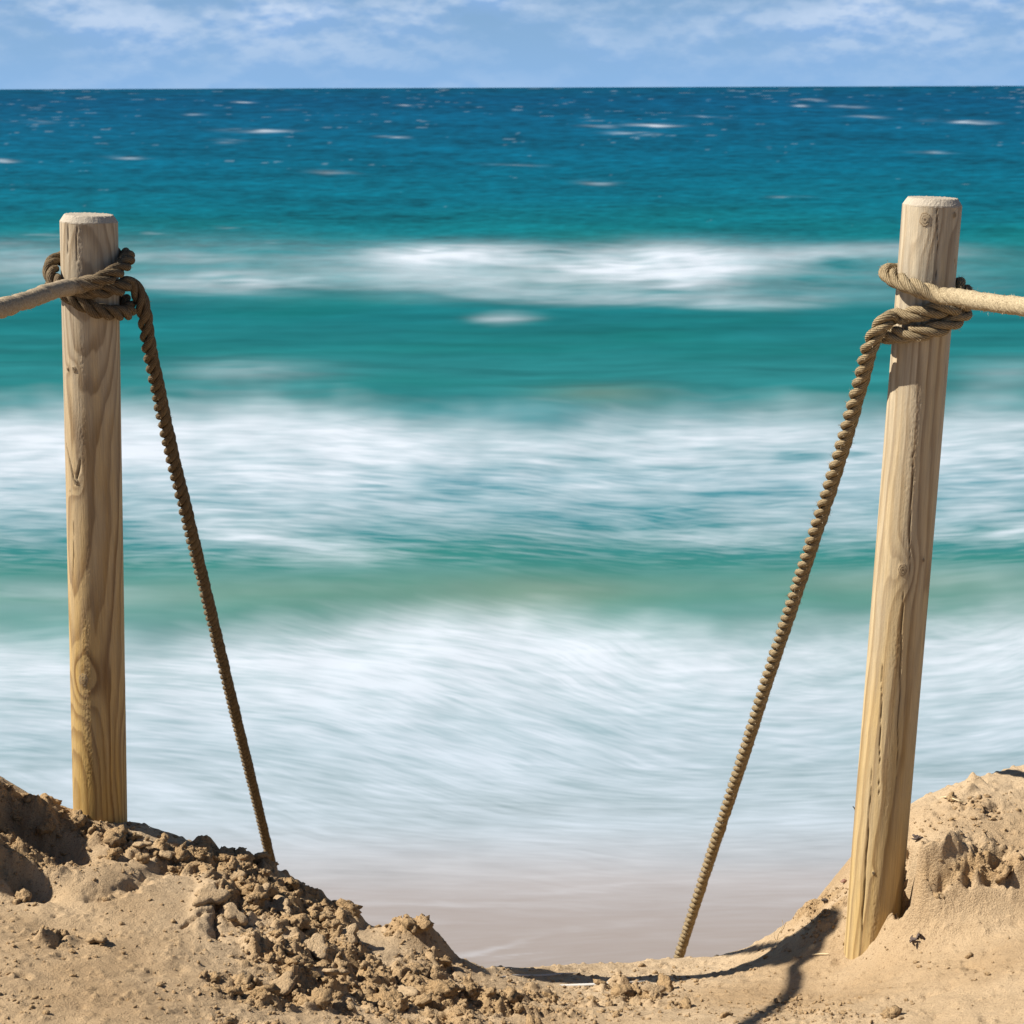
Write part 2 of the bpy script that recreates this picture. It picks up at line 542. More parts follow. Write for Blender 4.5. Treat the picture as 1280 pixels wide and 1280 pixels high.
    # colour of the water body by distance: deep blue far out, turquoise over the bar, milky near the sand
    stops = [(108, (0, 92, 128)), (125, (0, 92, 134)), (165, (0, 104, 142)), (210, (0, 112, 144)), (255, (4, 118, 142)), (290, (12, 128, 142)),
             (340, (34, 140, 150)), (390, (26, 130, 140)), (440, (36, 136, 142)), (500, (50, 146, 152)), (600, (76, 160, 180)), (660, (70, 154, 166)),
             (705, (62, 150, 146)), (765, (88, 162, 152)), (830, (124, 176, 184)), (920, (130, 176, 188)), (1010, (150, 178, 186)), (1070, (176, 184, 192)),
             (1110, (190, 184, 184)), (1150, (190, 181, 178)), (1260, (186, 174, 166))]
    sv = np.array([s[0] for s in stops]); sc = np.array([srgb(*s[1]) for s in stops])
    Vn = V + 16 * fbm(U / 420, V / 40, 61, 3) * sm(120, 300, V)
    col = np.stack([np.interp(Vn, sv, sc[:, k]) for k in range(3)], -1)
    # swell and chop: lighter and darker lanes of water
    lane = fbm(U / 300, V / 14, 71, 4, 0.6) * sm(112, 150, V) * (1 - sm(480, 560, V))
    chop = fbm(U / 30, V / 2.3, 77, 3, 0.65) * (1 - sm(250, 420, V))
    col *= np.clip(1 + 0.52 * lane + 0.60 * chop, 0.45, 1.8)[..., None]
    green = np.clip(fbm(U / 350, V / 45, 81, 3) * 1.2, 0, 1) * sm(230, 300, V) * (1 - sm(500, 560, V))
    col = lerp(col, srgb(10, 128, 122) * np.ones(3), (0.55 * green)[..., None])
    # stirred-up sand in the curling crests
    silt = 0.55 * np.exp(-(((U - 750) / 80) ** 2 + ((V - 506) / 12) ** 2)) + 0.6 * np.exp(-(((U - 690) / 160) ** 2 + ((V - 752) / 20) ** 2))
    silt += 0.35 * np.exp(-(((U - 330) / 220) ** 2 + ((V - 752) / 22) ** 2)) + 0.35 * np.exp(-(((U - 1120) / 200) ** 2 + ((V - 745) / 20) ** 2))
    col = lerp(col, srgb(176, 178, 150) * np.ones(3), np.clip(0.52 * silt, 0, .8)[..., None])
    col = col * 0.45
    foamc = lerp(srgb(226, 238, 252) * np.ones(U.shape + (3,)), srgb(208, 224, 240), sm(800, 960, V)[..., None])
    foamc = lerp(foamc, srgb(208, 210, 217), sm(1020, 1110, V)[..., None])
    foamc = lerp(foamc, srgb(216, 210, 196), np.clip(0.45 * silt, 0, .7)[..., None])
    foamc = foamc * 0.55
    fine = np.clip(np.maximum(a2 * (1 - sm(690, 740, V)) , a3) * np.interp(V, [480, 520, 600, 800, 1000, 1090, 1150], [.25, .5, .9, .9, .9, .6, .35]) + 0.6 * np.clip(f1, 0, 1), 0, 1)

    # real swell: a low rounded crest behind each foam edge
    Z = np.zeros_like(X)
    for e, amp, wd in ((e2s, 0.55, 42.0), (e3s, 0.40, 60.0)):
        t = (V - e)
        Z += amp * np.where(t < 0, np.exp(-(t / wd) ** 2), np.exp(-(t / (wd * 0.45)) ** 2))
    Z += 0.30 * np.exp(-((V - 320 - 9 * fbm(U / 160, V * 0, 97, 2)) / 14.0) ** 2) * np.clip(0.4 + 1.6 * fbm(U / 210 + 7, V * 0, 98, 2), 0, 1)
    Z += 0.10 * fbm(X / 5.0, Y / 3.0, 91, 3) * sm(27, 45, Y) * (1 - sm(300, 900, Y))
    Z += 0.35 * fbm(X / 30.0, Y / 14.0, 95, 3) * sm(120, 250, Y) * (1 - sm(1500, 5000, Y))
    me = raw_mesh('sea', np.stack([X, Y, Z], -1), grid_faces(*X.shape)[:, ::-1])
    set_col(me, col)
    set_f(me, foam, 'foam')
    set_f(me, fine, 'fine')
    set_col(me, foamc, 'FoamCol')
    set_col(me, np.stack([U / 64.0, T / 3.0, np.zeros_like(U)], -1), 'drift_a')
    set_col(me, np.stack([U / 120.0, T2 / 6.5, np.zeros_like(U) + 5], -1), 'drift_b')
    tag(obj('sea', me, M_SEA), kind='structure')


build_sea()

# ------------------------------------------------------------------ sand dune
CREST = [(-160, 955, 3.80), (-60, 968, 3.76), (0, 984, 3.74), (45, 1006, 3.72), (92, 1020, 3.70), (160, 1032, 3.70), (230, 1056, 3.70), (300, 1078, 3.72), (340, 1093, 3.72),
         (380, 1116, 3.69), (420, 1140, 3.66), (465, 1164, 3.62), (520, 1163, 3.60), (548, 1178, 3.58), (570, 1203, 3.55), (605, 1217, 3.56), (650, 1217, 3.70), (720, 1212, 3.86),
         (840, 1205, 3.94), (930, 1194, 3.92), (975, 1172, 3.88), (1020, 1140, 3.86), (1055, 1108, 3.86), (1100, 1050, 3.92), (1140, 1012, 3.98), (1200, 984, 4.02),
         (1280, 962, 4.06), (1400, 930, 4.12)]
CTRL = [(0, 1000, 3.68), (0, 1050, 3.60), (45, 1012, 3.67), (50, 1058, 3.58), (95, 1075, 3.55), (0, 1062, 3.47), (45, 1072, 3.45), (70, 1092, 3.43), (0, 1116, 3.37), (50, 1124, 3.35), (85, 1122, 3.36),
        (120, 1085, 3.48), (0, 1150, 3.20), (60, 1165, 3.18), (0, 1280, 2.75), (150, 1280, 2.78), (330, 1280, 2.90), (150, 1200, 3.06), (120, 1140, 3.30), (200, 1135, 3.34), (200, 1095, 3.52), (240, 1125, 3.42),
        (270, 1100, 3.56), (275, 1165, 3.28), (330, 1185, 3.24), (330, 1130, 3.50), (400, 1180, 3.40), (400, 1240, 3.16), (470, 1220, 3.36), (470, 1280, 3.02), (560, 1240, 3.34), (560, 1280, 3.12),
        (640, 1240, 3.44), (640, 1280, 3.18), (760, 1230, 3.66), (760, 1260, 3.38), (820, 1280, 3.16), (900, 1225, 3.62), (900, 1270, 3.20), (980, 1230, 3.52), (1000, 1280, 3.06), (1040, 1190, 3.62),
        (1080, 1190, 3.56), (1020, 1160, 3.74), (1110, 1150, 3.56), (1146, 1118, 3.47), (1148, 1064, 3.50), (1200, 1066, 3.50), (1280, 1072, 3.48), (1200, 1122, 3.44), (1280, 1118, 3.43), (1150, 1066, 3.72), (1210, 1066, 3.70), (1280, 1070, 3.68), (1170, 1092, 3.60), (1240, 1092, 3.58), (1400, 1070, 3.60), (1400, 1110, 3.42), (1140, 1200, 3.36), (1200, 1200, 3.26),
        (1280, 1180, 3.24), (1280, 1280, 2.86), (1150, 1280, 2.96), (1200, 1024, 3.84), (1280, 1004, 3.90), (1150, 1038, 3.84)]


class Terrain:
    def __init__(self):
        cr = np.array([P(*c) for c in CREST])
        self.cx, self.cy = cr[:, 0], cr[:, 1]
        pts = [p for p in cr] + [P(*c) for c in CTRL]
        for (x, y, dn) in ((-1.6, 3.0, 1.48), (-1.7, 1.5, 1.42), (-0.5, 1.2, 1.50), (0.6, 1.2, 1.50), (1.7, 1.5, 1.46), (1.7, 3.2, 1.52), (-1.6, 0.0, 1.42), (0, 0.0, 1.46), (1.6, 0.0, 1.44), (0, 2.2, 1.60), (-0.9, 2.2, 1.52), (0.9, 2.2, 1.56),
                           (-1.5, -1.5, 1.35), (0, -1.5, 1.38), (1.5, -1.5, 1.36)):
            pts.append(np.array([x, y, CAM_Z - dn]))
        p = np.array(pts)
        self.p = p
        n = len(p)
        d = np.hypot(p[:, None, 0] - p[None, :, 0], p[:, None, 1] - p[None, :, 1])
        A = np.zeros((n + 3, n + 3))
        A[:n, :n] = self.k(d) + np.eye(n) * 2e-5
        A[:n, n] = 1; A[:n, n + 1:] = p[:, :2]; A[n:, :n] = A[:n, n:].T
        self.w = np.linalg.solve(A, np.concatenate([p[:, 2], np.zeros(3)]))

    @staticmethod
    def k(d):
        return np.where(d > 1e-9, d * d * np.log(np.maximum(d, 1e-9)), 0)

    def rbf(self, x, y):
        n = len(self.p)
        z = self.w[n] + self.w[n + 1] * x + self.w[n + 2] * y
        for i in range(n):
            z = z + self.w[i] * self.k(np.hypot(x - self.p[i, 0], y - self.p[i, 1]))
        return z

    def crest(self, x):
        far = 0.5 * fbm(x / 5.0, x * 0 + 3.0, 5, 3) * sm(1.6, 4.0, np.abs(x))
        return np.interp(x, self.cx, self.cy) + far


TER = Terrain()


def in_px(U, V, cx, cy, hw, hh, ang=0.0, soft=1.0):
    a = math.radians(ang)
    du, dv = U - cx, V - cy
    p = (du * math.cos(a) + dv * math.sin(a)) / hw
    q = (-du * math.sin(a) + dv * math.cos(a)) / hh
    return np.exp(-(p * p + q * q) ** soft)


def build_dune():
    h = 0.0040
    dx = np.arange(-1.22, 1.2201, h)
    dy = np.arange(2.62, 4.2501, h)
    xo = np.geomspace(0.02, 160, 46)
    xs = np.concatenate([(-1.22 - xo)[::-1], dx, 1.22 + xo])
    ys = np.concatenate([(2.62 - np.geomspace(0.02, 9, 26))[::-1], dy, 4.25 + np.geomspace(0.02, 60, 60)])
    X, Y = np.meshgrid(xs, ys)
    yc = TER.crest(X)
    near = np.minimum(Y, yc)
    bx = np.clip(X, -1.75, 1.75); by = np.clip(near, -1.4, None)
    S = TER.rbf(bx, by)
    S = S + 0.35 * fbm(X / 4.0, Y / 4.0, 2, 3) * sm(1.8, 6.0, np.abs(X))
    U, V = proj(X, Y, S)
    t = np.maximum(Y - yc, 0)
    inner = (np.abs(X) < 1.6) & (Y > 2.3) & (Y < 4.6)

    # ---- where the sand is broken into clods, and where it lies smooth
    cr = (0.95 * in_px(U, V, 215, 1068, 135, 26, 14) + 1.0 * in_px(U, V, 330, 1110, 60, 40, 20) + 1.0 * in_px(U, V, 380, 1170, 80, 55, 35)
          + 1.0 * in_px(U, V, 480, 1225, 110, 50, 22) + 0.8 * in_px(U, V, 330, 1240, 90, 45) + 0.8 * in_px(U, V, 620, 1260, 110, 26)
          + 0.75 * in_px(U, V, 800, 1245, 62, 18) + 0.5 * in_px(U, V, 1020, 1268, 80, 18) + 0.55 * in_px(U, V, 1230, 985, 70, 18, -15)
          + 0.7 * in_px(U, V, 30, 1064, 55, 11, 16) + 0.55 * in_px(U, V, 50, 1010, 70, 10, 20) + 0.3 * in_px(U, V, 40, 1090, 60, 30) + 0.95 * in_px(U, V, 1025, 1135, 40, 28, -40) + 0.7 * in_px(U, V, 520, 1172, 45, 16, 12) + 0.5 * in_px(U, V, 20, 1235, 30, 30) + 0.8 * in_px(U, V, 1220, 1086, 85, 22) + 0.5 * in_px(U, V, 1210, 1020, 60, 16, -10) + 0.5 * in_px(U, V, 85, 1180, 60, 14))
    cr *= np.clip(0.72 + 1.5 * fbm(X * 9, Y * 12, 211, 3), 0.12, 1.15)
    cr += 0.55 * np.exp(-((X + 1.13) / 0.14) ** 2 - ((Y - 3.5) / 0.2) ** 2)
    cr = np.clip(cr, 0, 1.1)
    smooth = np.clip(in_px(U, V, 205, 1130, 62, 34, -12, 2.0) + in_px(U, V, 470, 1178, 34, 14, 28, 2.0), 0, 1)
    cr = cr * (1 - smooth)
    cr[~inner] = 0.25
    Z = S - (0.78 * t + 0.0 * t) * (t / (t + 0.10)) 
    # ---- relief
    rel = np.zeros_like(Z)
    n1 = fbm(X * 5, Y * 5, 101, 4)
    rel += 0.016 * n1 * (0.5 + cr)
    wx = X + 0.010 * perlin(X * 40, Y * 40, 7); wy = Y + 0.010 * perlin(X * 40, Y * 40, 9)
    for sc, amp, sd in ((15.0, 0.030, 1), (33.0, 0.017, 2), (75.0, 0.0075, 3)):
        F, F2, rid = worley(wx * sc, wy * sc, sd)
        lump = (0.55 * np.sqrt(np.clip(1 - (F / 0.72) ** 2, 0, 1)) + 0.6 * np.clip((F2 - F) * 1.4, 0, 0.7)) * (0.2 + 1.0 * rid)
        pick = sm(0.25, 0.60, cr + 0.35 * fbm(X * 11, Y * 11, 60 + sd, 2))
        rel += amp * (lump - 0.35) * pick
    rel += cr * (0.005 * perlin(X * 55, Y * 55, 31) + 0.0035 * perlin(X * 110, Y * 110, 32) * (1 + perlin(X * 9, Y * 9, 33)))
    # smooth sand: soft ripples, small pits and scattered crumbs
    F, F2, rid = worley(X * 60, Y * 60, 14)
    bits = np.where(rid > 0.86, np.sqrt(np.clip(1 - (F / 0.40) ** 2, 0, 1)), 0)
    rel += 0.0045 * bits * (1 - 0.8 * smooth)
    F, F2, rid = worley(X * 24, Y * 24, 15)
    rel -= np.where(rid > 0.88, 0.006 * np.exp(-(F / 0.3) ** 2), 0) * (1 - smooth)
    rel += 0.0020 * fbm(X * 70, Y * 70, 120, 4, 0.65)
    rel += 0.006 * fbm(X * 16, Y * 22, 130, 3) * (1 - 0.6 * smooth)
    # cracked slab at the right rim of the flat trodden patch
    n2 = fbm(X * 26, Y * 26, 171, 3)
    rim = in_px(U, V, 262, 1128, 20, 42, 18, 1.5)
    rel += 0.020 * rim
    for (x0, y0, x1, y1, wd, dp) in ((272, 1100, 268, 1170, 3.0, 0.030), (262, 1128, 284, 1120, 2.2, 0.02), (230, 1160, 262, 1146, 2.2, 0.018), (296, 1126, 306, 1158, 3.0, 0.026),
                                     (112, 1124, 165, 1104, 7.0, 0.016), (165, 1104, 215, 1080, 6.0, 0.016), (240, 1112, 270, 1104, 2.0, 0.014)):
        tt = np.clip(((U - x0) * (x1 - x0) + (V - y0) * (y1 - y0)) / ((x1 - x0) ** 2 + (y1 - y0) ** 2), 0, 1)
        dd = np.hypot(U - x0 - tt * (x1 - x0) + 8 * n1 + 9 * n2, V - y0 - tt * (y1 - y0) + 5 * n1 + 7 * n2)
        rel -= dp * np.exp(-(dd / wd) ** 2)
    Uw = U + 16 * fbm(X * 24, Y * 24, 201, 4, 0.6); Vw = V + 13 * fbm(X * 24, Y * 24, 205, 4, 0.6)
    # hollows in the bank right of the post
    for (cx, cy, hw, hh, dp) in ((1176, 1100, 9, 10, .035), (1158, 1085, 6, 6, .018), (1212, 1092, 7, 16, .03), (1250, 1084, 20, 6, .02), (1238, 1100, 8, 5, .016), (1216, 1205, 12, 5, .012), (1145, 1058, 8, 10, -.03),
                                 (1190, 1062, 30, 6, -.014), (1255, 1070, 24, 6, -.012)):
        rel -= dp * in_px(Uw, Vw, cx, cy, hw, hh)
    # crevice between the bank and the post; a lip that overhangs a little
    rel -= 0.15 * in_px(Uw, Vw, 1131, 1092, 12, 38, 9, 1.2)
    rel += 0.026 * in_px(Uw, Vw, 1215, 1064, 75, 7, 2, 1.4) * (0.6 + 1.4 * fbm(X * 20, Y * 20, 181, 3))
    rel -= 0.030 * np.clip(fbm(X * 22, Y * 30, 183, 3) + 0.05, 0, 1) * in_px(U, V, 1220, 1092, 80, 16, 3, 1.5) * 2.0
    # higher ground just left of the view throws its shade into two old footprints
    wall = 1 + 0.5 * fbm(X * 13, Y * 13, 191, 3)
    bank_l = np.clip((-1.125 - X) / 0.12, 0, 1); bank_l = bank_l * bank_l * (3 - 2 * bank_l) * sm(-3.2, -1.35, X)
    rel += bank_l * (0.8 + 0.2 * wall) * (0.19 * np.exp(-((Y - 3.60) / 0.11) ** 4) + 0.045 * np.exp(-((Y - 3.5) / 0.45) ** 2))
    rel += bank_l * (0.8 + 0.2 * wall) * 0.17 * np.exp(-((Y - 3.415) / 0.06) ** 4) * sm(-1.6, -1.25, X) + 0.06 * wall * np.exp(-(((X + 1.11) / 0.06) ** 2 + ((Y - 3.42) / 0.05) ** 2))
    rel -= 0.055 * in_px(U, V, 45, 1046, 55, 20, 28, 1.3) + 0.05 * in_px(U, V, 25, 1096, 48, 17, 22, 1.3)
    # pushed-up rims round old footprints
    rel += 0.018 * in_px(U, V, 30, 1062, 50, 6, 12) + 0.014 * in_px(U, V, 60, 1014, 70, 6, 18) + 0.012 * in_px(U, V, 70, 1178, 50, 5, -5)
    rel += 0.022 * in_px(U, V, 515, 1166, 34, 8, 5) - 0.02 * in_px(U, V, 560, 1210, 8, 14)
    rel[~inner] *= 1.0
    slope_fade = np.where(t > 0.25, 0.5, 1.0)
    Z = Z + rel * slope_fade
    # hole in which the right post stands
    # the beach under the dune and below the water
    beach = -0.045 * (Y - 27.0)
    beach = np.clip(beach, -4, 3)
    Z = np.where(t > 0.5, np.maximum(Z, beach), Z)
    damp = np.clip(0.9 * sm(0.25, 0.8, cr) + 0.25 * in_px(U, V, 1180, 1110, 120, 50) - 0.35 * smooth, 0, 1)
    damp[~inner] = 0.2
    me = raw_mesh('sand_dune', np.stack([X, Y, Z], -1), grid_faces(*X.shape))
    set_f(me, damp, 'damp')
    o = tag(obj('sand_dune', me, M_SAND), kind='structure')
    return o, xs, ys, Z, cr, damp


DUNE, DXS, DYS, DZ, DCR, DDAMP = build_dune()


def ground(x, y):
    i = np.clip(np.searchsorted(DXS, x) - 1, 0, len(DXS) - 2); j = np.clip(np.searchsorted(DYS, y) - 1, 0, len(DYS) - 2)
    fx = (x - DXS[i]) / (DXS[i + 1] - DXS[i]); fy = (y - DYS[j]) / (DYS[j + 1] - DYS[j])
    return lerp(lerp(DZ[j, i], DZ[j, i + 1], fx), lerp(DZ[j + 1, i], DZ[j + 1, i + 1], fx), fy)


def ground_at(px, py):
    """first point of the dune met along the line of sight through (px, py)"""
    last = None
    for f in np.arange(2.6, 4.3, 0.006):
        p = P(px, py, f)
        if p[2] <= ground(p[0], p[1]):
            return p
        last = p
    return P(px, py, 3.8)


# ------------------------------------------------------------------ clods
def ico(sub):
    import bmesh
    bm = bmesh.new()
    bmesh.ops.create_icosphere(bm, subdivisions=sub, radius=1.0)
    v = np.array([x.co[:] for x in bm.verts]); f = np.array([[q.index for q in p.verts] for p in bm.faces])
    bm.free()
    return v, f


def clod_shape(v, seed, rough=0.5):
    r = np.random.RandomState(seed)
    d = np.ones(len(v))
    for k in range(7):                               # facets: flat fracture faces
        n = r.randn(3); n /= np.linalg.norm(n)
        c = 0.45 + 0.40 * r.rand()
        s = v @ n
        d = np.minimum(d, np.where(s > c, c / np.maximum(s, 1e-6), 1.0))
    off = r.rand(3) * 50
    nz = perlin(v[:, 0] * 1.7 + off[0], v[:, 1] * 1.7 + v[:, 2] * 1.1 + off[1], seed) + 0.75 * perlin(v[:, 0] * 4 + off[1], v[:, 2] * 4 + v[:, 1] * 2 + off[2], seed + 1)
    nz2 = perlin(v[:, 0] * 9 + off[1], v[:, 2] * 9 - v[:, 1] * 7 + off[2], seed + 2)
    p = v * (d * (1 + rough * nz + 0.26 * nz2))[:, None]
    return p * np.array([1.0 + 0.3 * r.rand(), 0.65 + 0.4 * r.rand(), 0.5 + 0.4 * r.rand()])


def build_clods():
    v2, f2 = ico(3)
    kinds = []
    for s in range(12):
        me = raw_mesh('sand_clod', clod_shape(v2, 300 + s), f2)
        set_f(me, np.full(len(v2), 0.75 + 0.25 * (s % 3) / 2), 'damp')
        me.materials.append(M_SAND)
        kinds.append(me)
    cand = []
    tries = 0
    while len(cand) < 240 and tries < 60000:
        tries += 1
        x = random.uniform(-1.15, 1.15); y = random.uniform(2.75, 3.95)
        i = min(np.searchsorted(DXS, x), len(DXS) - 1); j = min(np.searchsorted(DYS, y), len(DYS) - 1)
        c = DCR[j, i]
        if random.random() > c * c * 0.9:
            continue
        if y > TER.crest(np.array([x]))[0] + 0.05:
            continue
        z = float(ground(np.array([x]), np.array([y]))[0])
        u, v = proj(np.array(x), np.array(y), np.array(z))
        if not (-15 < u < 1295 and 940 < v < 1290):
            continue
        cand.append((x, y, z))
    for k, (x, y, z) in enumerate(cand):
        r = min(0.0085 * math.exp(abs(random.gauss(0, 0.60))), 0.026)
        o = bpy.data.objects.new('sand_clod', kinds[k % 12])
        COL.objects.link(o)
        o.location = (x, y, z + r * 0.25)
        o.scale = (r, r, r)
        o.rotation_euler = (random.uniform(-.4, .4), random.uniform(-.4, .4), random.uniform(0, 6.28))
        o.parent = DUNE
    # broken plates of crust
    gx, gy = np.meshgrid(np.linspace(-1, 1, 15), np.linspace(-1, 1, 15))
    for k, (px, py, L, tilt, az) in enumerate(((262, 1128, .042, .25, .3), (292, 1150, .034, .45, 2.2), (324, 1122, .026, .35, 1.0), (348, 1140, .040, .55, 2.9), (392, 1192, .036, .3, .6), (292, 1100, .026, .4, 4.0), (432, 1178, .032, .45, 1.9),
                                               (505, 1250, .034, .3, 2.5), (418, 1222, .028, .5, .2), (566, 1242, .030, .35, 1.2), (206, 1076, .034, .35, 3.6), (176, 1066, .024, .3, .9), (350, 1240, .034, .25, 5.0), (818, 1246, .024, .4, .4), (120, 1180, .028, .2, 1.4))):
        r_ = np.random.RandomState(900 + k)
        an = np.arctan2(gy, gx); ra = np.maximum(abs(gx), abs(gy))
        prof = 1 + 0.22 * np.cos(an * 3 + r_.rand() * 6) + 0.14 * np.cos(an * 5 + r_.rand() * 6) + 0.10 * perlin(np.cos(an) * 4 + k, np.sin(an) * 4, 41)
        qx = np.cos(an) * ra * prof; qy = np.sin(an) * ra * prof * (0.6 + 0.3 * r_.rand())
        edge = np.sqrt(np.clip(1 - ra ** 6, 0, 1))
        top = edge * 0.24 + 0.07 * fbm(qx * 3 + k, qy * 3, 43, 3)
        bot = -edge * 0.16 + 0.05 * fbm(qx * 3 - k, qy * 3, 44, 3)
        vv = np.concatenate([np.stack([qx, qy, top], -1).reshape(-1, 3), np.stack([qx * .92, qy * .92, bot], -1).reshape(-1, 3)])
        f1_ = grid_faces(15, 15)
        rim = np.concatenate([np.arange(15), np.arange(29, 225, 15), np.arange(223, 209, -1), np.arange(195, 0, -15)])
        rn = np.roll(rim, -1)
        me = raw_mesh('sand_plate', vv * L, np.concatenate([f1_, f1_[:, ::-1] + 225, np.stack([rn, rim, rim + 225, rn + 225], -1)]))
        set_f(me, np.full(450, 0.35), 'damp')
        o = obj('sand_plate', me, M_SAND, DUNE)
        g_ = ground_at(px, py)
        o.location = (g_[0], g_[1] + 0.01, float(ground(g_[:1], g_[1:2])[0]) + 0.006)
        o.rotation_euler = (tilt * math.cos(az), tilt * math.sin(az), r_.rand() * 6.28)
    # crumbs too small to count
    v0, f0 = ico(2)
    shapes = [clod_shape(v0, 500 + s, 0.35) for s in range(10)]
    V, F = [], []
    base = 0
    n = 0
    while n < 4600:
        x = RNG.uniform(-1.2, 1.2, 4000); y = RNG.uniform(2.7, 3.95, 4000)
        i = np.clip(np.searchsorted(DXS, x), 0, len(DXS) - 1); j = np.clip(np.searchsorted(DYS, y), 0, len(DYS) - 1)
        keep = (RNG.rand(4000) < 0.02 + 0.8 * DCR[j, i]) & (y < TER.crest(x) + 0.04)
        x, y = x[keep], y[keep]
        z = ground(x, y)
        for a, b_, c in zip(x, y, z):
            r = min(0.0023 * math.exp(abs(RNG.randn()) * 0.5), 0.009)
            th = RNG.rand() * 6.28
            s = shapes[RNG.randint(10)] * r
            q = np.stack([s[:, 0] * math.cos(th) - s[:, 1] * math.sin(th), s[:, 0] * math.sin(th) + s[:, 1] * math.cos(th), s[:, 2]], -1)
            V.append(q + (a, b_, c + 0.3 * r)); F.append(f0 + base); base += len(s)
            n += 1
    me = raw_mesh('sand_crumbs', np.concatenate(V), np.concatenate(F))
    set_f(me, np.full(base, 0.75), 'damp')
    o = obj('sand_crumbs', me, M_SAND, DUNE)
    o['kind'] = 'stuff'


build_clods()


# ------------------------------------------------------------------ posts
class Post:
    """round pine post; axis from a bottom point to a top point, both seen in the photograph"""
    def __init__(self, top, bot, fwd_top, fwd_bot, R, seed):
        self.top = P(*top, fwd_top); self.botv = P(*bot, fwd_bot)
        ax = self.top - self.botv
        self.vis = np.linalg.norm(ax)
        self.ax = ax / self.vis
        self.R = R
        f = np.array([0, -1.0, 0]); f -= self.ax * (f @ self.ax); self.f = f / np.linalg.norm(f)      # faces the lookout
        self.r = np.cross(self.ax, self.f) * 1.0                                                    # to the right
        if self.r[0] < 0:
            self.r = -self.r
        self.seed = seed

    def at(self, th, rad, h):
        """th from the side facing the lookout, growing to the right; h measured down from the top"""
        th = np.asarray(th, float)
        c = self.top - self.ax * np.asarray(h, float)[..., None]
        return c + (np.asarray(rad) * np.cos(th))[..., None] * self.f + (np.asarray(rad) * np.sin(th))[..., None] * self.r

    def h_of(self, py):
        lo, hi = -0.2, 2.5
        for _ in range(40):
            m = (lo + hi) / 2
            q = self.top - self.ax * m
            if proj(*q)[1] < py:
                lo = m
            else:
                hi = m
        return lo

    def pix(self, px, py):
        h = self.h_of(py)
        q = self.top - self.ax * h
        u, _ = proj(*q)
        d = np.linalg.norm(q - np.array([0, 0, CAM_Z]))
        s = (px - u) / FPX * d / self.R
        return math.asin(max(-0.98, min(0.98, s))), h


